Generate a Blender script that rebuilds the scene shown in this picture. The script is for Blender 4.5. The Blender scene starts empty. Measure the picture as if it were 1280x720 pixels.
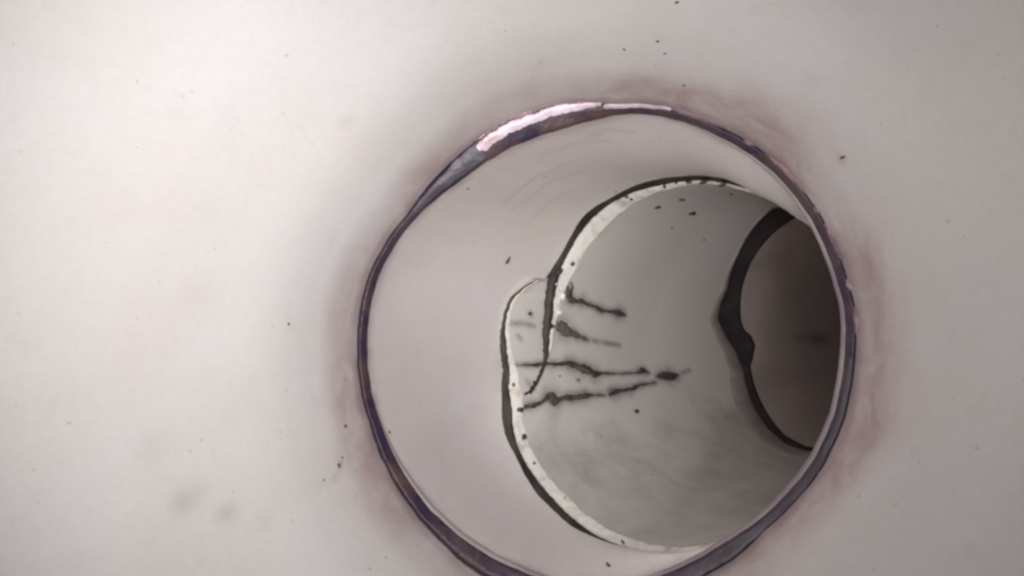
import bpy, math, random
import numpy as np
from mathutils import Vector, noise
from mathutils.bvhtree import BVHTree

random.seed(4)
rng = np.random.default_rng(4)
S = 0.075                       # one modelling unit = the pipe's inner radius, 75 mm
FPX = 700.0                     # focal length in pixels of the 1280 px photograph
sc = bpy.context.scene

# ------------------------------------------------------------------ camera
cd = bpy.data.cameras.new('inspection_camera')
cam = bpy.data.objects.new('inspection_camera', cd)
sc.collection.objects.link(cam)
cd.sensor_fit = 'HORIZONTAL'
cd.sensor_width = 36.0
cd.lens = 36.0 * FPX / 1280.0
cd.clip_start = 0.002
cd.clip_end = 50.0
cam.location = (0, 0, 0)
cam.rotation_euler = (math.radians(90), 0, 0)
sc.camera = cam

# ------------------------------------------------------------------ world: dim even glow added to lift the far pipe and seals
w = bpy.data.worlds.new('World')
sc.world = w
w.use_nodes = True
w.node_tree.nodes['Background'].inputs[0].default_value = (0.024, 0.021, 0.020, 1)
w.node_tree.nodes['Background'].inputs[1].default_value = 1.0

# ------------------------------------------------------------------ inspection lamps near the lens, some set back behind it to even the light
def lamp(x, y, z, power, size, aim):
    ld = bpy.data.lights.new('inspection_lamp', 'AREA')
    ld.shape = 'DISK'
    ld.size = size * S
    ld.energy = power
    ld.spread = math.radians(80)
    ld.color = (1.0, 0.975, 0.96)
    o = bpy.data.objects.new('inspection_lamp', ld)
    sc.collection.objects.link(o)
    o.location = (x * S, y * S, z * S)
    o.rotation_euler = (Vector(aim) - Vector((x, y, z))).to_track_quat('-Z', 'Y').to_euler()
    return o
lamp(-0.50, -0.20, 0.30, 0.066, 0.30, (-0.3, 2.6, 0.05))
lamp(0.00, -1.20, -0.50, 0.056, 0.30, (-0.25, 2.6, 0.05))
lamp(-0.30, -1.20, 0.50, 0.018, 0.30, (-0.2, 2.6, 0.05))
lamp(0.50, 0.30, 0.25, 0.0075, 0.30, (1.0, 2.6, 0.05))

# ------------------------------------------------------------------ exposure
sc.view_settings.view_transform = 'Standard'
sc.view_settings.look = 'None'
sc.view_settings.gamma = 1.0
sc.view_settings.exposure = 0.05
sc.cycles.max_bounces = 10
sc.cycles.diffuse_bounces = 6
sc.cycles.filter_width = 2.8     # soft standard-definition lens

# ================================================================== helpers
def srgb(r, g, b):
    f = lambda v: ((v / 255 + 0.055) / 1.055) ** 2.4 if v > 10 else v / 255 / 12.92
    return (f(r), f(g), f(b), 1)

def frame(az, el):
    d = np.array([math.sin(az) * math.cos(el), math.cos(az) * math.cos(el), math.sin(el)])
    r = np.array([math.cos(az), -math.sin(az), 0.0])
    return d, r, np.cross(r, d)

def direction(p):
    return np.array([(p[0] - 640) / FPX, 1.0, -(p[1] - 360) / FPX])

def on_plane(p, c, n):
    D = direction(p)
    return D * (c @ n) / (D @ n)

def link(name, me, mat, parent=None, smooth=True):
    ob = bpy.data.objects.new(name, me)
    sc.collection.objects.link(ob)
    if parent is not None:
        ob.parent = parent
    for m in (mat if isinstance(mat, (list, tuple)) else [mat]):
        me.materials.append(m)
    if smooth:
        me.polygons.foreach_set('use_smooth', [True] * len(me.polygons))
    return ob

def world_loc(parent):
    v = Vector((0, 0, 0))
    while parent is not None:
        v += parent.location
        parent = parent.parent
    return np.array(v)

def mesh_obj(name, verts, faces, mat, parent=None, smooth=True, attrs=None):
    """verts in modelling units, scene axes; stored relative to the parent's origin"""
    v = np.asarray(verts, float) * S - world_loc(parent)
    me = bpy.data.meshes.new(name)
    me.from_pydata(v.tolist(), [], faces)
    me.update()
    for k, a in (attrs or {}).items():
        at = me.attributes.new(k, 'FLOAT', 'POINT')
        at.data.foreach_set('value', np.asarray(a, np.float32))
    return link(name, me, mat, parent, smooth)

def grid_faces(n, m, closed):
    """n rows round (first index), m along"""
    F = []
    for i in range(n if closed else n - 1):
        j = (i + 1) % n
        for k in range(m - 1):
            F.append((i * m + k, i * m + k + 1, j * m + k + 1, j * m + k))
    return F

def thing(name, label, cat, loc, group=None):
    o = bpy.data.objects.new(name, None)
    o.empty_display_size = 0.02
    sc.collection.objects.link(o)
    o.location = [x * S for x in loc]
    o['label'] = label
    o['category'] = cat
    if group:
        o['group'] = group
    return o

def periodic(th, val, q, period=360.0, smooth=0.0):
    o = np.argsort(th)
    th = np.asarray(th, float)[o]
    val = np.asarray(val, float)[o]
    t = np.concatenate([th - period, th, th + period])
    v = np.concatenate([val, val, val])
    r = np.interp(q, t, v)
    if smooth:
        n = len(q)
        x = np.fft.rfft(r)
        f = np.arange(len(x))
        r = np.fft.irfft(x * np.exp(-(f * smooth) ** 2), n)
    return r

def fbm(p, s, o=3):
    return noise.fractal(Vector(p) * s, 1.0, 2.0, o)

def smooth01(x):
    x = np.clip(x, 0, 1)
    return x * x * (3 - 2 * x)

# ================================================================== materials
def nodes_of(name):
    m = bpy.data.materials.new(name)
    m.use_nodes = True
    nt = m.node_tree
    return m, nt, nt.nodes['Principled BSDF']

def mix(nt, fac, a, b):
    n = nt.nodes.new('ShaderNodeMix')
    n.data_type = 'RGBA'
    for k, v in ((0, fac), (6, a), (7, b)):
        if hasattr(v, 'is_output') or hasattr(v, 'links'):
            nt.links.new(v, n.inputs[k])
        else:
            n.inputs[k].default_value = v
    return n.outputs[2]

def noise_tex(nt, scale, detail=4, rough=0.55, lo=0.4, hi=0.65, dist=0.0):
    tc = nt.nodes.new('ShaderNodeNewGeometry')
    n = nt.nodes.new('ShaderNodeTexNoise')
    n.inputs['Scale'].default_value = scale / S
    n.inputs['Detail'].default_value = detail
    n.inputs['Roughness'].default_value = rough
    n.inputs['Distortion'].default_value = dist
    nt.links.new(tc.outputs['Position'], n.inputs['Vector'])
    r = nt.nodes.new('ShaderNodeMapRange')
    r.inputs[1].default_value = lo
    r.inputs[2].default_value = hi
    nt.links.new(n.outputs[0], r.inputs[0])
    return r.outputs[0], n.outputs[0]

def mul(nt, a, b):
    n = nt.nodes.new('ShaderNodeMath')
    n.operation = 'MULTIPLY'
    n.use_clamp = True
    for k, v in ((0, a), (1, b)):
        if isinstance(v, (int, float)):
            n.inputs[k].default_value = v
        else:
            nt.links.new(v, n.inputs[k])
    return n.outputs[0]

def attr(nt, name):
    n = nt.nodes.new('ShaderNodeAttribute')
    n.attribute_name = name
    return n.outputs['Fac']

def pipe_mat(name, base, patch, rough=0.45, stain=None, stain2=None, bump=0.05, dust=0.12):
    m, nt, p = nodes_of(name)
    f1, _ = noise_tex(nt, 1.1, 3, 0.5, 0.35, 0.7, 0.4)
    col = mix(nt, f1, base, patch)
    f0, _ = noise_tex(nt, 2.3, 3, 0.5, 0.45, 0.75, 0.6)
    col = mix(nt, mul(nt, f0, 0.55), col, (patch[0] * 0.95, patch[1] * 0.93, patch[2] * 0.86, 1))
    f2, raw = noise_tex(nt, 9.0, 5, 0.65, 0.56, 0.75, 0.2)
    dark = tuple(c * 0.62 for c in base[:3]) + (1,)
    col = mix(nt, mul(nt, f2, dust), col, dark)
    f3, _ = noise_tex(nt, 34.0, 2, 0.5, 0.72, 0.80)
    col = mix(nt, mul(nt, f3, 0.5), col, tuple(c * 0.3 for c in base[:3]) + (1,))
    fg, _ = noise_tex(nt, 46.0, 3, 0.7, 0.35, 0.65)
    col = mix(nt, mul(nt, fg, 0.10), col, tuple(c * 0.6 for c in base[:3]) + (1,))
    if stain:
        f4, _ = noise_tex(nt, 5.0, 5, 0.65, 0.25, 0.62, 0.5)
        col = mix(nt, mul(nt, attr(nt, 'stain'), f4), col, stain)
    if stain2:
        col = mix(nt, attr(nt, 'smudge'), col, stain2)
    nt.links.new(col, p.inputs['Base Color'])
    r = nt.nodes.new('ShaderNodeMapRange')
    r.inputs[3].default_value = rough - 0.08
    r.inputs[4].default_value = rough + 0.14
    nt.links.new(raw, r.inputs[0])
    nt.links.new(r.outputs[0], p.inputs['Roughness'])
    b = nt.nodes.new('ShaderNodeBump')
    b.inputs['Strength'].default_value = bump
    b.inputs['Distance'].default_value = 0.02 * S
    _, nb = noise_tex(nt, 16.0, 4)
    nt.links.new(nb, b.inputs['Height'])
    nt.links.new(b.outputs[0], p.inputs['Normal'])
    return m

def plain_mat(name, a, b, scale=8, rough=0.5, bump=0.3, spec=0.5, lo=0.4, hi=0.62):
    m, nt, p = nodes_of(name)
    f, raw = noise_tex(nt, scale, 5, 0.6, lo, hi, 0.3)
    nt.links.new(mix(nt, f, a, b), p.inputs['Base Color'])
    p.inputs['Roughness'].default_value = rough
    p.inputs['Specular IOR Level'].default_value = spec
    bn = nt.nodes.new('ShaderNodeBump')
    bn.inputs['Strength'].default_value = bump
    bn.inputs['Distance'].default_value = 0.03 * S
    nt.links.new(raw, bn.inputs['Height'])
    nt.links.new(bn.outputs[0], p.inputs['Normal'])
    return m

M = {}
M['pipe_a'] = pipe_mat('white_plastic_near', (0.65, 0.615, 0.60, 1), (0.685, 0.665, 0.675, 1), 0.5, stain=(0.41, 0.27, 0.26, 1), stain2=(0.20, 0.15, 0.17, 1))
M['pipe_b'] = pipe_mat('white_plastic_bend', (0.80, 0.74, 0.705, 1), (0.80, 0.77, 0.795, 1), 0.30, stain=(0.30, 0.22, 0.27, 1), stain2=(0.25, 0.22, 0.20, 1))
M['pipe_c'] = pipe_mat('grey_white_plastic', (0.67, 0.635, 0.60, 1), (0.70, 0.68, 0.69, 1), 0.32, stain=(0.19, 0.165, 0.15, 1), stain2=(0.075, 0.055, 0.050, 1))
M['pipe_d'] = pipe_mat('brown_grey_plastic', (0.62, 0.52, 0.50, 1), (0.54, 0.48, 0.46, 1), 0.5, stain2=(0.12, 0.095, 0.085, 1), bump=0.1, dust=0.3)
M['broken'] = plain_mat('broken_white_edge', (0.82, 0.79, 0.74, 1), (0.42, 0.36, 0.30, 1), 9, 0.55, 0.9, lo=0.50, hi=0.74)
M['seal'] = plain_mat('purple_black_rubber', (0.034, 0.020, 0.052, 1), (0.095, 0.058, 0.058, 1), 5.5, 0.5, 0.9)
M['seal_grey'] = plain_mat('blue_grey_rubber', (0.115, 0.110, 0.128, 1), (0.070, 0.058, 0.075, 1), 6, 0.5, 0.9)
M['bead'] = plain_mat('pinkish_bead_and_glint', (0.42, 0.25, 0.30, 1), (0.13, 0.075, 0.085, 1), 7, 0.22, 0.6, 0.8)
M['lip'] = plain_mat('bright_torn_plastic', (0.86, 0.74, 0.84, 1), (0.55, 0.36, 0.42, 1), 6, 0.3, 0.7, 0.5, 0.45, 0.66)
M['lavender'] = plain_mat('mauve_grey_plastic', (0.27, 0.215, 0.25, 1), (0.46, 0.42, 0.40, 1), 1.6, 0.4, 0.2)
M['worn'] = plain_mat('worn_grey_plastic', (0.30, 0.265, 0.25, 1), (0.40, 0.36, 0.35, 1), 5, 0.5, 0.2)
M['gap'] = plain_mat('grimy_rubber_and_shade', (0.040, 0.034, 0.032, 1), (0.075, 0.066, 0.058, 1), 6, 0.55, 0.4, 0.3)  # gap ring's rubber; on the edge strips it stands in for shade
M['far_seal'] = plain_mat('charcoal_rubber', (0.050, 0.040, 0.044, 1), (0.075, 0.062, 0.066, 1), 5, 0.6, 0.3, 0.2)
M['dirt'] = plain_mat('dark_wet_dirt', (0.050, 0.041, 0.038, 1), (0.13, 0.105, 0.095, 1), 16, 0.5, 0.8, 0.4)
M['smudge'] = plain_mat('grey_smear', (0.13, 0.105, 0.10, 1), (0.20, 0.17, 0.16, 1), 14, 0.6, 0.5, 0.3)
M['rust'] = plain_mat('reddish_dirt', (0.19, 0.125, 0.115, 1), (0.10, 0.075, 0.07, 1), 14, 0.6, 0.5, 0.3)
M['speck'] = plain_mat('brown_speck', (0.14, 0.105, 0.085, 1), (0.07, 0.055, 0.05, 1), 20, 0.6, 0.5, 0.3)
M['flake'] = plain_mat('white_chip', (0.93, 0.93, 0.95, 1), (0.85, 0.85, 0.90, 1), 14, 0.25, 0.4, 0.7)

# ================================================================== ring 1: the near joint
c1 = np.array([0.296, 2.306, -0.230])
d1, r1, u1 = frame(0.20, -0.05)
P_out = [(473,340),(500,283),(527,243),(583,187),(607,168),(640,150),(687,135),(727,130),(785,132),(845,143),(905,167),(950,194),(984,224),(1010,257),(1040,310),(1053,344),(1063,400),(1062,460),(1050,505),(1035,555),(1003,605),(962,655),(922,695),(890,716),(455,385),(451,435),(452,480),(464,535),(480,580),(510,630),(540,665),(580,705),(640,740),(710,757),(780,755),(840,740)]
P_in = [(478,333),(520,272),(567,232),(607,203),(653,178),(707,160),(745,149),(790,141),(845,149),(905,174),(950,201),(984,232),(1008,264),(1035,315),(1047,348),(1057,400),(1056,440),(1048,500),(1025,562),(995,605),(943,654),(895,685),(835,716),(462,385),(459,440),(466,500),(486,555),(516,610),(556,655),(606,692),(650,713),(710,733),(775,735)]
NR = 360
PHI = np.arange(NR) * 360.0 / NR

def plane_contour(pts, c, d, r, u, smooth=0.03):
    th, ra = [], []
    for p in pts:
        q = on_plane(p, c, d) - c
        th.append(math.degrees(math.atan2(q @ u, q @ r)) % 360)
        ra.append(math.hypot(q @ u, q @ r))
    return periodic(th, ra, PHI, smooth=smooth)

def radial(c, r, u, phi):
    a = np.radians(phi)
    return np.cos(a)[:, None] * r + np.sin(a)[:, None] * u

RAD1 = radial(c1, r1, u1, PHI)
ro = plane_contour(P_out, c1, d1, r1, u1)
ci = c1 + 0.07 * d1
ri = plane_contour(P_in, ci, d1, r1, u1)
cut = lambda z, f, a: a * np.array([noise.fractal(Vector((math.cos(t) * f, math.sin(t) * f, z)), 0.7, 2.1, 5) for t in np.radians(PHI)])
ri = ri + cut(2.2, 9.0, 0.0035)
ro = np.maximum(ro + cut(5.1, 12.0, 0.005), ri + 0.012)

# ------------------------------------------------------------------ near pipe (flared)
near = thing('flared_pipe', 'large pale white flared pipe mouth surrounding the first joint, filling the left of the view', 'pipe', c1 - 1.0 * d1)
B_ = np.array([-0.10, -0.05, 0.0, 0.006, 0.02, 0.05, 0.1, 0.16, 0.24, 0.32, 0.42, 0.54, 0.68, 0.84, 1.0, 1.2, 1.4, 1.65, 1.9, 2.2, 2.6, 3.1, 3.7, 4.5])
G_ = np.interp(B_, [-0.10, -0.05, 0, 0.006, 0.02, 0.10, 0.25, 0.5, 1.0, 1.5, 2.2, 3.0, 4.5], [0.10, 0.012, 0.0, 0.0, 0.006, 0.012, 0.025, 0.075, 0.28, 0.58, 1.02, 1.30, 1.34])
K = 3
bb = np.interp(np.arange((len(B_) - 1) * K + 1) / K, np.arange(len(B_)), B_)
gg = np.interp(bb, B_, G_)
gg = np.convolve(np.pad(gg, 2, 'edge'), [.1, .2, .4, .2, .1], 'valid')
V, st, sm = [], [], []
blur = np.exp(-np.clip(bb, 0, 9) * 0.9)          # the lip's unevenness fades with distance from the joint
base_r = periodic(PHI, ro, PHI, smooth=0.4)
for i in range(NR):
    for k in range(len(bb)):
        rr = ro[i] * blur[k] + base_r[i] * (1 - blur[k]) + gg[k]
        p = c1 + RAD1[i] * rr - d1 * bb[k]
        V.append(p)
        n = fbm(p, 2.0)
        st.append(max(0.0, min(1.0, (1 - smooth01((bb[k] - 0.03) / (0.27 + 0.18 * n + 0.10 * max(0.0, math.cos(math.radians(PHI[i] - 15)))))) * (0.75 + 0.5 * n))))
        st[-1] = min(1.0, st[-1] * (1.0 + 0.6 * max(0.0, math.cos(math.radians(PHI[i] - 20)))))
        sm.append(0.0)
near_wall_faces = grid_faces(NR, len(bb), True)
V = np.array(V)

# faint blotches on the near wall, given by where they lie
bvh_near = BVHTree.FromPolygons([Vector(v) for v in V], near_wall_faces)
def cast(bvh, p):
    D = Vector(direction(p)).normalized()
    h, n, i, t = bvh.ray_cast(Vector((0, 0, 0)), D)
    if h is None:
        return None
    if n.dot(D) > 0:
        n = -n
    return np.array(h), np.array(n), D.length * t
sm = np.zeros(len(V))
for (u, v, rad, s) in [(236, 622, 14, .34), (288, 638, 10, .30), (250, 372, 16, .10), (330, 655, 12, .10), (300, 500, 26, .06), (433, 157, 6, .22), (296, 190, 7, .14), (190, 560, 16, .10), (425, 580, 5, .45), (420, 596, 4, .35), (1095, 300, 18, .08), (1052, 200, 6, .40), (1085, 560, 10, .10), (440, 150, 4, .25), (405, 600, 4, .3)]:
    h = cast(bvh_near, (u, v))
    if h is None:
        continue
    dd = np.linalg.norm((V - h[0]) * np.array([1.5, 1, 1]), axis=1) / (rad * h[2] / FPX)
    sm = np.maximum(sm, s * np.exp(-dd ** 2))
edge_dark = np.tile(np.interp(bb, [-0.1, 0.012, 0.03, 0.06], [0.95, 0.9, 0.45, 0.0]), NR)  # lip darkened in colour to hide the light its edge catches
sm = np.maximum(sm, edge_dark * np.clip(np.array([0.85 + 0.5 * fbm(v, 4.0) for v in V]), 0, 1))
mesh_obj('pipe_wall', V, near_wall_faces, M['pipe_a'], near, attrs={'stain': np.array(st) * 0.75, 'smudge': sm})

# ================================================================== cracked pipe C frame
c2 = np.array([0.535, 2.870, -0.245])
d2, r2, u2 = frame(1.0, -0.025)

def cyl(p, R):
    D = direction(p)
    o = -c2
    a, b = np.array([D @ r2, D @ u2]), np.array([o @ r2, o @ u2])
    A, Bq, C = a @ a, a @ b, b @ b - R * R
    q = max(Bq * Bq - A * C, 0.0)
    t = (-Bq + math.sqrt(q)) / A
    h = t * D - c2
    return math.degrees(math.atan2(h @ u2, h @ r2)) % 360, math.hypot(h @ u2, h @ r2), float(h @ d2)

def pln(p, s):
    h = on_plane(p, c2 + s * d2, d2) - c2
    return math.degrees(math.atan2(h @ u2, h @ r2)) % 360, math.hypot(h @ u2, h @ r2), s

def at2(th, r, s):
    a = np.radians(th)
    return c2 + r * (np.cos(a) * r2 + np.sin(a) * u2) + s * d2

# edge of the sheet, as (t, r, s); t runs on past 360 because the split wall overlaps itself
L_edge = [(675, 351), (663, 356), (652, 365), (643, 376), (638, 392), (636, 412), (640, 437), (647, 466), (651, 490), (654, 510), (655, 535), (661, 555), (670, 573), (700, 611), (730, 640), (760, 661), (800, 676), (840, 683), (880, 680), (930, 662)]
edge = []
for k, p in enumerate(L_edge):
    if k < 5:
        e = cyl(p, 0.95)
    else:
        e = pln(p, -0.04 * float(np.clip((560 - p[1]) / 60, 0, 1)))
    edge.append(e)
edge = [list(e) for e in edge]
edge.sort(key=lambda e: e[0])
U_edge = [((950,246),.50), ((925,238),.55), ((900,233),.60), ((867,231),.65), ((837,237),.65), ((800,250),.62), ((762,277),.54), ((740,303),.48), ((725,327),.43),
          ((708,357),.365), ((697,396),.315), ((688,440),.25), ((683,458),None), ((675,476),None), ((663,493),None)]
ue = []
for p, q in U_edge:
    e = list(pln(p, q)) if q is not None else list(cyl(p, 0.925))
    e[0] += 360
    ue.append(e)
ue.sort(key=lambda e: e[0])
right = [[330, 1.0, 0.50], [350, .98, .78], [365, .96, .82], [385, .91, .64], [402, .87, .52]]
first_u = ue[0]
edge = [e for e in edge if e[0] < 322] + [e for e in right if e[0] < first_u[0] - 8] + ue
E_ = np.array(edge)
T0, T1 = E_[0, 0], E_[-1, 0]
NT = 560
TT = np.linspace(T0, T1, NT)
def sm1(x, k):
    g = np.exp(-np.linspace(-2, 2, 2 * k + 1) ** 2)
    g /= g.sum()
    return np.convolve(np.pad(x, k, 'edge'), g, 'valid')
re_ = sm1(np.interp(TT, E_[:, 0], E_[:, 1]), 6)
se_ = sm1(np.interp(TT, E_[:, 0], E_[:, 2]), 4)
rag = np.array([noise.fractal(Vector((t * 0.09, 3.1, 0)), 0.8, 2.2, 5) for t in TT])
se_ = se_ + 0.020 * rag + 0.006 * np.array([noise.noise(Vector((t * 0.8, 7.7, 0))) for t in TT])

# far end of the pipe (third ring)
R3o = [(1010,250),(999,257),(965,258),(942,280),(920,317),(903,360),(893,378),(887,398),(894,420),(905,440),(912,462),(920,505),(940,540),(965,561),(1000,571),(1040,562)]
far = np.array([cyl(p, 1.0) for p in R3o])
def s_far(t):
    return periodic(far[:, 0], far[:, 2], np.asarray(t) % 360)
FARS = np.clip(s_far(TT), 1.85, 2.35)
FARS = sm1(FARS, 3)

crk = thing('cracked_pipe', 'grey-white pipe split along its wall, its chipped white rim marked by dark cracks', 'pipe', c2 + 1.0 * d2)
# ------- dark deposits, in photograph pixels (x, y, width)
STREAKS = [
    ('short dark streak with a round tip, uppermost beside the chipped rim', [(708,357,7),(711,366,10),(713,375,14),(720,377,6),(726,376,12),(732,379,6),(742,383,5),(750,387,8),(758,389,4),(767,390,6),(773,391,12),(778,393,9),(782,394,3)]),
    ('broad smudged dark patch tailing off to the right', [(686,401,8),(694,404,14),(702,409,22),(708,414,18),(716,417,11),(726,422,8),(736,425,4)]),
    ('long thin dark crack line with a hollow middle', [(647,456,3),(662,456,5),(680,455,6),(700,456,7),(707,454,8),(711,455,15),(716,456,15),(722,458,11),(730,462,14),(738,464,12),(743,468,15),(748,468,8),(756,467,4),(775,467,3),(795,466,4),(802,463,9),(806,464,8),(811,466,3)]),
    ('round dark blob at the end of the cracks', [(821,471,5),(829,470,12),(836,470,15),(843,470,11),(848,469,4)]),
    ('lower dark streak rising to the right, thick at its left end', [(644,513,5),(655,509,6),(668,506,8),(677,503,5),(682,498,10),(687,495,16),(693,500,19),(698,500,12),(706,497,8),(714,497,12),(722,496,9),(730,495,12),(737,494,5),(757,494,3)]),
    ('tapering dark streak just below the round blob', [(761,493,5),(766,491,12),(772,490,11),(778,489,6),(786,487,9),(794,484,5),(803,481,5),(820,478,3)]),
]
def densify(path, n):
    a = np.array(path, float)
    L = np.r_[0, np.cumsum(np.hypot(*np.diff(a[:, :2], axis=0).T))]
    q = np.linspace(0, L[-1], n)
    return np.stack([np.interp(q, L, a[:, k]) for k in range(3)], 1)

NS = 170
V, Fm, OWN = [], [], []
for i in range(NT):
    t = TT[i]
    over = smooth01((t - (T1 - 45)) / 30.0)                       # the last stretch lies on the first
    under = smooth01((T0 + 45 - t) / 20.0)
    for k in range(NS):
        x = k / (NS - 1)
        s = se_[i] + (FARS[i] - se_[i]) * (x ** 1.25)
        f = smooth01((s - se_[i]) / 1.1)
        rf = 1.0 - 0.003 * over + 0.002 * under - 0.012 * over * (1 - smooth01((s - 0.5) / 0.6))
        re = re_[i] - 0.005 * over
        V.append(at2(t, re * (1 - f) + rf * f + 0.07 * smooth01((T0 + 7 - t) / 7.0) * smooth01((s + 0.02) / 0.1), s))
V = np.array(V)
c_faces = grid_faces(NT, NS, False)
bvh_c = BVHTree.FromPolygons([Vector(v) for v in V], c_faces)
sm = np.zeros(len(V))
def smear(paths, grow, strength):
    global sm
    for path in paths:
        d = densify(path, 60)
        for (u, v, wd) in d:
            h = cast(bvh_c, (u, v))
            if h is None:
                continue
            dd = np.linalg.norm(V - h[0], axis=1) / ((wd * grow + 2.0) * h[2] / FPX)
            sm = np.maximum(sm, strength * np.exp(-dd ** 2))
smear([p for _, p in STREAKS], 0.58, 0.72)
smear([[(736,425,3),(755,428,4),(775,432,2)], [(848,468,3),(862,463,2)], [(690,392,10),(700,405,22)], [(716,378,10),(714,362,6)],
       [(640,404,4),(655,405,5),(668,408,4)], [(648,420,3),(651,424,3)], [(662,391,4),(664,394,4)], [(660,478,5),(668,486,3)], [(722,474,3),(724,475,3)]], 0.5, 0.5)
nz = np.array([fbm(p, 16.0, 4) for p in V[sm > 0.01]])
tmp = sm[sm > 0.01]
sm[sm > 0.01] = np.clip(tmp * (1.0 + 0.5 * nz), 0, 1)
sm = np.maximum(sm, 0)
st = np.zeros(len(V))
# darker tone along the pipe's bottom, with an uneven margin
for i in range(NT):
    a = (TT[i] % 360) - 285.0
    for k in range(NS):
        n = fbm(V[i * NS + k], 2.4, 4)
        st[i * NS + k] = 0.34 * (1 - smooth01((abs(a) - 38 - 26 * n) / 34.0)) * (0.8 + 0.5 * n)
# grime that lies along the split and just inside the rim
for i in range(NT):
    g = max(0.0, rag[i]) * 0.5
    for k in range(0, 14):
        st[i * NS + k] = max(st[i * NS + k], g * (1 - k / 14))
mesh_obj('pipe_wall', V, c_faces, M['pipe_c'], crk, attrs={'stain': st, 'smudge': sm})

# ------- rim: the broken white face between inner edge and gap
wt = np.interp(TT, [T0, 176, 190, 205, 225, 245, 262, 285, 330, 430, 455, 470, 487, 505, 522, 533, 545, 556, T1],
               [.014, .022, .040, .062, .060, .058, .055, .038, .02, .02, .022, .045, .085, .095, .072, .046, .028, .014, .006])
V = []
NF = 6
for i in range(NT):
    wv = wt[i] * (1 + 0.20 * rag[i])
    for k in range(NF):
        x = k / (NF - 1)
        bul = math.sin(x * math.pi) * 0.010
        V.append(at2(TT[i], re_[i] + (0.52 * x) * wv + 0.001, se_[i] - 0.98 * x * wv - bul * wt[i] / 0.08))
    V.append(at2(TT[i], re_[i] + 0.52 * wv + 0.05, se_[i] - 0.60 * wv))
    V.append(at2(TT[i], re_[i] + 0.52 * wv + 0.06, se_[i] + 0.25))
rim_v = np.array(V)
rim_f = grid_faces(NT, NF + 2, False)
rim = mesh_obj('broken_rim', V, rim_f, M['broken'], crk)
rim['label'] = 'chipped bright white broken rim'
face_out = rim_v.reshape(NT, NF + 2, 3)[:, NF - 1]

# ================================================================== bend B: from ring 1 to the gap in front of C
bo_pix = [((946,242),.42),((920,228),.45),((890,221),.50),((852,221),.53),((789,234),.48),((757,251),.42),((738,261),.36),((717,289),.33),((702,315),.31),((691,335),.28),
          ((626,500),-.12),((627,524),-.12),((633,545),-.12),((640,562),-.12),((653,590),-.12),((670,616),-.12),((700,646),-.12),((735,668),-.12),((770,681),-.12),((810,687),-.12),((850,689),-.10),((890,685),-.05)]
bo = [pln(p, q) for p, q in bo_pix]
bo += [(200.0, 1.05, -0.07), (190.0, 1.045, 0.04), (180.0, 1.04, 0.13), (170.0, 1.03, 0.22), (335.0, 1.02, 0.50), (352.0, 1.02, 0.80), (5.0, 1.0, 0.82), (25.0, .95, 0.60), (40.0, .90, 0.46)]
bo = np.array(bo)
bth = periodic(bo[:, 0], bo[:, 1], PHI, smooth=0.03)
bsn = np.array([noise.fractal(Vector((t * 0.07, 8.8, 0)), 0.8, 2.2, 5) for t in PHI])
bs = periodic(bo[:, 0], bo[:, 2], PHI, smooth=0.03) + 0.012 * bsn
endB = np.array([at2(PHI[i], bth[i], bs[i]) for i in range(NR)])
startB = ci + RAD1 * ri[:, None]
# bend's lip: a rounded mouth just inside the near joint
bend = thing('bend_pipe', 'pale grey-white pipe bend between the dark purple joint ring and the chipped rim', 'pipe', (c1 + c2) / 2)
NB = 60
V, st, sm = [], [], []
for i in range(NR):
    a, b = startB[i], endB[i]
    L = np.linalg.norm(b - a)
    ta = d1 * L * 0.9 + 0.0
    tb = d2 * L * 0.9
    for k in range(NB):
        x = k / (NB - 1)
        h = (2*x**3 - 3*x*x + 1) * a + (x**3 - 2*x*x + x) * ta + (-2*x**3 + 3*x*x) * b + (x**3 - x*x) * tb
        V.append(h)
        n = fbm(h, 3.0)
        st.append(max(0, 1 - smooth01(x * L / (0.10 + 0.10 * n))) * 0.6)
        sm.append(0)
V = np.array(V)
b_faces = grid_faces(NR, NB, True)
bvh_b = BVHTree.FromPolygons([Vector(v) for v in V], b_faces)
sm = np.zeros(len(V))
for (u, v, rad, s) in [(635,326,4,.4), (700,215,16,.12), (660,250,10,.10), (745,170,12,.16), (560,640,12,.10), (487,540,3,.3), (600,470,14,.05)]:
    h = cast(bvh_b, (u, v))
    dd = np.linalg.norm(V - h[0], axis=1) / (rad * h[2] / FPX)
    sm = np.maximum(sm, s * np.exp(-dd ** 2))
for path, s in (([(632,252,3),(668,222,4),(712,203,4)], .22), ([(640,262,3),(690,226,5),(735,212,3)], .16), ([(676,196,3),(716,180,4),(760,176,4)], .20), ([(655,282,3),(690,250,4),(715,238,3)], .12), ([(735,168,4),(760,162,5),(790,165,4)], .2), ([(505,300,3),(540,250,4),(575,226,3)], .14)):
    a = np.array(path, float)
    for q in np.linspace(0, 1, 40):
        pt = [np.interp(q, [0, .5, 1], a[:, k]) for k in range(3)]
        h = cast(bvh_b, pt[:2])
        if h is None:
            continue
        dd = np.linalg.norm(V - h[0], axis=1) / (pt[2] * h[2] / FPX)
        sm = np.maximum(sm, s * np.exp(-dd ** 2))
mesh_obj('pipe_wall', V, b_faces, M['pipe_b'], bend, attrs={'stain': np.array(st), 'smudge': sm})

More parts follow.
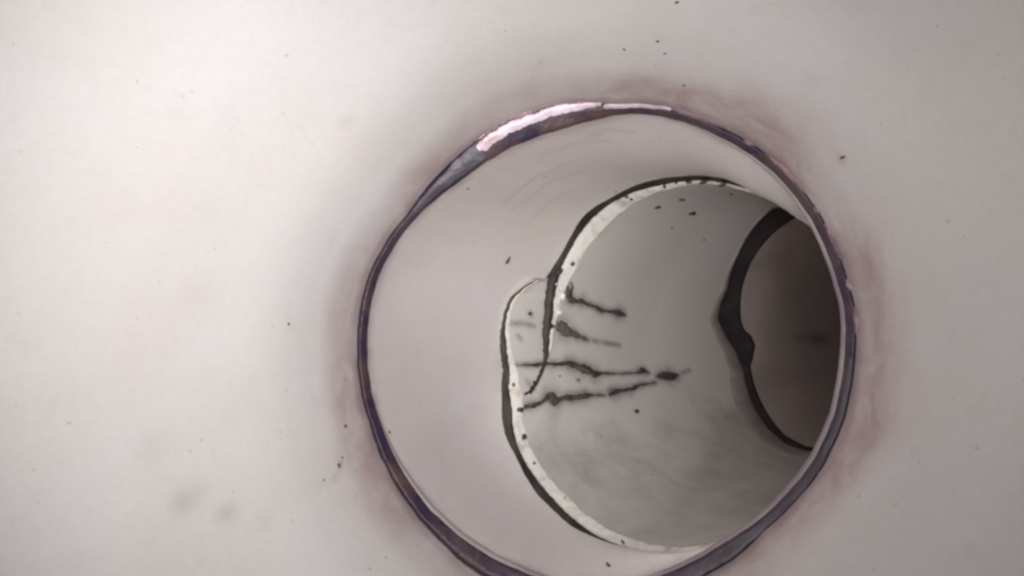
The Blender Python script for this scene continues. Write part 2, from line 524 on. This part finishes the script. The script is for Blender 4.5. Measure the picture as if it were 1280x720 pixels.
# mouth lip (mauve band, wide at lower left, upper left)
lw = np.interp(PHI, [0, 60, 100, 130, 150, 180, 205, 225, 245, 262, 280, 300, 330, 360], [.050, .030, .010, .010, .010, .012, .026, .046, .050, .040, .030, .04, .055, .050])
lk = np.interp(PHI, [0, 30, 60, 85, 175, 205, 225, 270, 300, 360], [1, 1, .6, 0, 0, .5, 1, 1, 1, 1])
V = []
for i in range(NR):
    a = startB[i]
    R = RAD1[i]
    k = lk[i]
    for (x, y) in ((1.0, -0.002 * k + 0.004 * (1 - k)), (0.7, -0.007 * k + 0.004 * (1 - k)), (0.35, -0.008 * k + 0.004 * (1 - k)), (0.10, -0.004 * k + 0.006 * (1 - k)), (0.02, 0.006), (0.05, 0.035)):
        V.append(a + d1 * (lw[i] * x) + R * y)
lip = mesh_obj('mouth_lip', V, grid_faces(NR, 6, True), M['lavender'], bend)
lip['label'] = 'mauve-grey rounded mouth edge'

# ================================================================== joint seal at ring 1
seal = thing('joint_seal', 'purple-black rubber seal ring in the nearest joint, with a torn bright strip at its top', 'seal', c1)
wob = np.array([noise.fractal(Vector((math.cos(a) * 4, math.sin(a) * 4, 1.7)), 0.9, 2.1, 4) for a in np.radians(PHI)])
V = []
for i in range(NR):
    wd = max(ro[i] - ri[i], 0.012)
    pr = [(ro[i] + 0.01, 0.035), (ro[i] - 0.15 * wd, 0.018 + 0.006 * wob[i]), (ro[i] - 0.45 * wd, 0.030 + 0.012 * wob[i]), (ro[i] - 0.8 * wd, 0.050 + 0.006 * wob[i]), (ri[i] - 0.002, 0.066), (ri[i] + 0.004, 0.10)]
    for (rr, dp) in pr:
        V.append(c1 + RAD1[i] * rr + d1 * dp)
mesh_obj('seal_ring', V, grid_faces(NR, 6, True), M['seal'], seal)

def arc_piece(name, parent, mat, ph, f_in, f_out, depth, n=40, ridge=0.010, rough=0.3, seed=0):
    """strip lying on the seal between two angles; f_in / f_out give the share of the gap (0 = outer contour, 1 = inner)"""
    V = []
    q = np.linspace(ph[0], ph[-1], n)
    fi, fo = np.interp(q, ph, f_in), np.interp(q, ph, f_out)
    NP = 6
    for j, a in enumerate(q):
        o = np.interp(a % 360, np.r_[PHI, 360], np.r_[ro, ro[0]])
        i_ = np.interp(a % 360, np.r_[PHI, 360], np.r_[ri, ri[0]])
        w_ = max(o - i_, 0.012)
        R = math.cos(math.radians(a)) * r1 + math.sin(math.radians(a)) * u1
        nz = noise.fractal(Vector((a * 0.25, seed, 0)), 0.7, 2.2, 4) * rough
        nz2 = noise.fractal(Vector((a * 0.33, seed + 9, 0)), 0.7, 2.2, 4) * rough
        x0, x1 = fo[j] + nz * 0.3, fi[j] + nz2 * 0.3
        for k in range(NP):
            y = k / (NP - 1)
            rr = o - w_ * (x0 * (1 - y) + x1 * y)
            dp = depth - ridge * math.sin(math.pi * y) * (1 + nz) + 0.07 * max(0, (x0 * (1 - y) + x1 * y)) * 0.6
            V.append(c1 + R * rr + d1 * dp)
    return mesh_obj(name, V, grid_faces(n, NP, False), mat, parent)

# torn bright strip at the top left, the grey fold beside it, the wide grey fold at lower right
o = arc_piece('torn_strip', seal, M['lip'], [86, 92, 100, 110, 117, 119], [.25, .38, .46, .52, .62, .60], [-.12, -.10, .0, .05, .12, .22], -0.004, 90, 0.010, 0.4, 2)
o['label'] = 'bright pinkish-white torn strip'
o = arc_piece('torn_strip', seal, M['lip'], [70, 76, 83, 85.5], [.3, .5, .55, .4], [-.1, -.1, -.05, .1], -0.002, 36, 0.010, 0.4, 5)
o = arc_piece('seal_fold', seal, M['seal_grey'], [118, 122, 128, 136, 144, 152], [.90, .97, .97, .95, .9, .7], [.05, .03, .12, .25, .4, .6], 0.004, 60, 0.012, 0.25, 7)
o['label'] = 'blue-grey folded part of the seal'
o = arc_piece('seal_fold', seal, M['seal_grey'], [268, 285, 300, 315, 330, 345, 358], [.9, .93, .95, .95, .92, .85, .7], [.3, .12, .08, .08, .12, .2, .3], 0.006, 90, 0.012, 0.15, 11)
o['label'] = 'blue-grey crescent of the seal at the lower right'
# short pink strips drawn as glints along the upper right, and a bead above the torn strip
for (a0, a1) in ((3, 9), (12.5, 15), (19, 27.5), (30, 32), (35, 47), (50, 52.5), (57, 70), (88, 119)):
    arc_piece('bead_and_glint', seal, M['bead'], [a0, (a0 + a1) / 2, a1], [.20, .45, .20] if a0 < 80 else [-.05, .05, .1], [.05, -.2, .05] if a0 < 80 else [-.3, -.25, .0], -0.004, 30, 0.012, 0.7, a0)
V = []

# ================================================================== gap seal in front of C
gap = thing('joint_seal', 'dark grimy gap ring in the second joint, behind the chipped white rim', 'seal', c2)
mask = (TT > 187)
fo_t = TT[mask]
fo_p = face_out[mask]
V = []
sel = []
for i, t in enumerate(fo_t):
    a = t % 360
    j0 = int(a) % NR
    e = endB[j0] * (1 - (a - int(a))) + endB[(j0 + 1) % NR] * (a - int(a))
    R = math.cos(math.radians(t)) * r2 + math.sin(math.radians(t)) * u2
    A, Z = e, fo_p[i]
    nzv = 0.012 * noise.fractal(Vector((t * 0.12, 4.4, 1)), 0.8, 2.2, 4)
    V += [A + R * 0.035, A + R * 0.012, A * 0.67 + Z * 0.33 + R * (0.035 + nzv), A * 0.33 + Z * 0.67 + R * (0.035 - nzv), Z + R * 0.006, Z + R * 0.03]
mesh_obj('gap_ring', V, grid_faces(len(fo_t), 6, False), M['gap'], gap)

# dark strip standing in for shade under the lifted upper edge where it lies over the lower sheet
def tube(name, pts, rad, mat, parent, n=7, flat=None):
    V = []
    P = np.array(pts)
    T = np.gradient(P, axis=0)
    for i in range(len(P)):
        t = T[i] / np.linalg.norm(T[i])
        a = np.cross(t, flat[i] if flat is not None else [0, 1, 0.3]); a /= np.linalg.norm(a)
        b = np.cross(t, a)
        for k in range(n):
            an = 2 * math.pi * k / n
            jit = 1 + 0.25 * noise.noise(Vector((i * 0.35, k * 0.8, rad[i] * 10)))
            V.append(P[i] + rad[i] * jit * (math.cos(an) * a + math.sin(an) * b))
    F = []
    for i in range(len(P) - 1):
        for k in range(n):
            F.append((i * n + k, i * n + (k + 1) % n, (i + 1) * n + (k + 1) % n, (i + 1) * n + k))
    F.append(tuple(range(n)))
    F.append(tuple(reversed(range((len(P) - 1) * n, len(P) * n))))
    return mesh_obj(name, V, F, mat, parent)

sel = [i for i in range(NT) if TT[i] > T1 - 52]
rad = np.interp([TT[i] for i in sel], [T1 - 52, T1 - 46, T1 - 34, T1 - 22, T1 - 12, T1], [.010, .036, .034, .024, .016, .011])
o = tube('edge_shade', [face_out[i] - d2 * rad[j] * 0.75 - (face_out[i] - c2 - ((face_out[i] - c2) @ d2) * d2) * (0.010 if rad[j] < .02 else 0.0) for j, i in enumerate(sel)], rad, M['gap'], crk)
o['label'] = 'dark strip standing in for shade under the lifted edge of the split'
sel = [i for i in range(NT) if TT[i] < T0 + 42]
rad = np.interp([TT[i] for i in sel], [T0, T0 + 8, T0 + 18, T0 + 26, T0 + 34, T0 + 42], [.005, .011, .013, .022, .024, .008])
tube('edge_shade', [face_out[i] - d2 * rad[j] * 0.5 for j, i in enumerate(sel)], rad, M['gap'], crk)  # dark outline along the lower sheet's edge, standing in for its shade

# ------- dark streaks as raised, ragged deposits on C's wall
def streak(name, path, parent, bvh, mat, high=0.34, seed=0, shrink=0.84):
    n = max(14, int(np.hypot(*np.diff(np.array(path)[:, :2], axis=0).T).sum() / 1.6))
    d = densify(path, n)
    V, rows = [], 0
    NP = 9
    pts = []
    for j, (u, v, wd) in enumerate(d):
        u += 1.1 * noise.noise(Vector((j * 0.21, seed, 0))) 
        v += 1.3 * noise.noise(Vector((j * 0.17, seed, 5)))
        h = cast(bvh, (u, v))
        if h:
            pts.append((h, wd * shrink * (1 + 0.55 * noise.noise(Vector((j * 0.22, seed, 9))))))
    for j in range(len(pts)):
        (p, nrm, dist), wd = pts[j]
        a = pts[max(j - 1, 0)][0][0]
        b = pts[min(j + 1, len(pts) - 1)][0][0]
        t = b - a
        t /= max(np.linalg.norm(t), 1e-9)
        side = np.cross(nrm, t)
        side /= np.linalg.norm(side)
        hw = 0.5 * wd * dist / FPX
        for k in range(NP):
            x = -1 + 2 * k / (NP - 1)
            jit = noise.noise(Vector((j * 0.5, k * 0.9, seed)))
            V.append(p + side * hw * x * (1 + 0.30 * jit) + nrm * (hw * high * (1 - x * x) * (1 + 0.6 * jit) - 0.002))
    return mesh_obj(name, V, grid_faces(len(pts), NP, False), mat, parent)

for k, (lab, path) in enumerate(STREAKS):
    o = streak('dirt_streak', path, crk, bvh_c, M['smudge' if 'smudged' in lab else 'dirt'], seed=k * 3.7)
    o['label'] = lab
o = streak('edge_shade', [(679,460,4),(676,467,6),(673,474,6),(669,481,5),(663,488,5),(655,494,4)], crk, bvh_c, M['gap'], 0.6, seed=41, shrink=1.0)  # carries the painted shade strip on down the lifted edge
o = streak('dirt_streak', [(714,352,4),(716,357,6),(714,364,6),(711,371,7),(712,378,6)], crk, bvh_c, M['dirt'], seed=31)
o = streak('dirt_streak', [(690,412,5),(697,410,8),(704,414,9),(709,419,6)], crk, bvh_c, M['dirt'], 0.6, seed=37)
o = streak('dirt_streak', [(716,457,3),(724,460,6),(733,464,6),(742,469,4)], crk, bvh_c, M['rust'], 1.6, seed=33)
o['label'] = 'reddish middle of the long crack line'

# ------- specks
def speck(p, sx, sy, bvh, parent, mat, name='dirt_speck', high=0.18):
    h = cast(bvh, p)
    if h is None:
        return
    q, nrm, dist = h
    a = np.cross(nrm, [0, 0, 1.0])
    a /= np.linalg.norm(a)
    b = np.cross(nrm, a)
    k = dist / FPX
    # compensate the slant so that the speck keeps its apparent size
    D = direction(p)
    D = D / np.linalg.norm(D)
    def stretch(ax):
        return 1.0 / max(0.35, math.sqrt(max(0.0, 1 - (ax @ D) ** 2)))
    rx, ry = sx * 0.5 * k * stretch(a), sy * 0.5 * k * stretch(b)
    V, N = [], 10
    V.append(q + nrm * min(rx, ry) * high)
    for ring in (0.55, 1.0):
        for j in range(N):
            an = 2 * math.pi * j / N
            jt = ring * random.uniform(0.7, 1.2)
            V.append(q + a * rx * jt * math.cos(an) + b * ry * jt * math.sin(an) + nrm * (min(rx, ry) * high * 0.8 if ring < 1 else -0.001))
    F = [(0, 1 + j, 1 + (j + 1) % N) for j in range(N)]
    F += [(1 + j, 1 + N + j, 1 + N + (j + 1) % N, 1 + (j + 1) % N) for j in range(N)]
    return mesh_obj(name, V, F, mat, parent)

for (u, v, sx, sy) in [(432,533,5,5),(361,405,4,4),(846,3,7,4),(822,52,5,4),(780,62,4,4),(831,67,5,3),(1053,197,9,4),(424,582,4,7),(428,572,3,4),(405,600,3,3),(855,107,4,4)]:
    speck((u, v), sx, sy, bvh_near, near, M['speck'])
for (u, v, sx, sy) in [(635,326,5,13),(585,236,4,3),(487,540,4,4),(760,706,7,5),(745,668,3,3),(770,240,3,3)]:
    speck((u, v), sx, sy, bvh_b, bend, M['speck'])
for (u, v, sx, sy) in [(823,259,8,7),(853,250,8,7),(866,267,9,8),(796,514,8,6),(840,284,3,3),(914,243,4,4),(663,392,6,6),(723,475,4,3),(668,478,5,8),(751,546,3,2),(880,300,3,3),(815,593,3,2),(700,470,4,3)]:
    speck((u, v), sx, sy, bvh_c, crk, M['dirt'])
bvh_rim = BVHTree.FromPolygons([Vector(v) for v in rim_v], rim_f)
for (u, v, sx, sy) in [(716,330,6,6),(642,481,5,6),(655,546,7,10),(668,579,5,4),(783,246,7,5),(789,249,6,4),(831,233,5,5),(846,228,9,4),(862,227,12,5),(880,228,14,5),(904,231,12,5),(650,512,10,8),(654,520,5,7),(778,677,8,3),(706,622,3,3),(690,408,8,7)]:
    speck((u, v), sx, sy, bvh_rim, crk, M['dirt'], 'rim_chip')
for (u, v, sx, sy) in [(694,355,7,7),(697,363,7,10),(693,372,6,7),(695,382,7,11),(698,391,8,7),(702,371,6,12)]:
    speck((u, v), sx, sy, bvh_rim, crk, M['flake'], 'white_flake', 0.8)
    speck((u + 2, v), sx, sy, bvh_c, crk, M['flake'], 'white_flake', 0.8)
for (u, v, sx, sy) in [(632,432,5,3),(636,440,4,4),(634,452,4,3),(640,400,5,5)]:
    speck((u, v), sx, sy, bvh_rim, crk, M['flake'], 'white_flake', 0.8)

# ================================================================== third joint and the far pipe
R3i = [(1005,262),(999,268),(965,291),(939,325),(926,362),(925,400),(929,412),(938,420),(943,432),(940,448),(937,458),(942,482),(960,520),(980,545),(1008,560),(1035,561)]
fi = np.array([cyl(p, 1.0) for p in R3i])
si = np.clip(periodic(fi[:, 0], fi[:, 2], PHI), 2.2, 2.65)
so = np.clip(s_far(PHI), 1.85, 2.35)
si = np.maximum(si, so + 0.03)
fs = thing('joint_seal', 'charcoal black seal in the farthest joint, with a lump pushed out at its left', 'seal', c2 + 2.2 * d2)
V = []
for i in range(NR):
    for (x, dr) in ((-0.06, 0.02), (0.0, 0.008), (0.12, 0.03), (0.35, 0.04), (0.65, 0.02), (0.9, -0.004), (1.0, -0.012), (1.03, 0.02)):
        V.append(at2(PHI[i], 1.0 + dr, so[i] + (si[i] - so[i]) * x))
mesh_obj('seal_ring', V, grid_faces(NR, 8, True), M['far_seal'], fs)
# rounded worn end of C, seen as the paler band at its lower left
V = []
for i in range(NR):
    f = max(0.0, math.cos(math.radians(PHI[i] - 232))) ** 1.5
    wv = 0.02 + 0.20 * f
    for (x, dr) in ((-0.12, 0.006), (0.0, -0.008), (0.3, -0.013), (0.85, -0.013), (1.0, 0.0), (1.05, 0.04)):
        V.append(at2(PHI[i], 1.0 + dr, so[i] + wv * x))
o = mesh_obj('worn_end', V, grid_faces(NR, 6, True), M['worn'], crk)
o['label'] = 'worn grey far end of the pipe'

dp = thing('far_pipe', 'dim brownish far pipe beyond the black seal, farthest from the camera', 'pipe', c2 + 4.0 * d2)
V = []
ND = 110
for i in range(NR):
    for k in range(ND):
        x = k / (ND - 1)
        s = si[i] + (11.0 - si[i]) * x ** 1.6
        V.append(at2(PHI[i], 0.99 - 0.01 * x, s))
V = np.array(V)
d_faces = grid_faces(NR, ND, True)
bvh_d = BVHTree.FromPolygons([Vector(v) for v in V], d_faces)
sm = np.zeros(len(V))
for (u, v, rad, k) in [(1022, 424, 7, .6), (1000, 422, 5, .35), (950, 330, 12, .2), (975, 470, 18, .2)]:
    h = cast(bvh_d, (u, v))
    if h is not None:
        sm = np.maximum(sm, k * np.exp(-(np.linalg.norm((V - h[0]) - 0.7 * ((V - h[0]) @ d2)[:, None] * d2, axis=1) / (rad * h[2] / FPX)) ** 2))
mesh_obj('pipe_wall', V, d_faces, M['pipe_d'], dp, attrs={'smudge': sm})
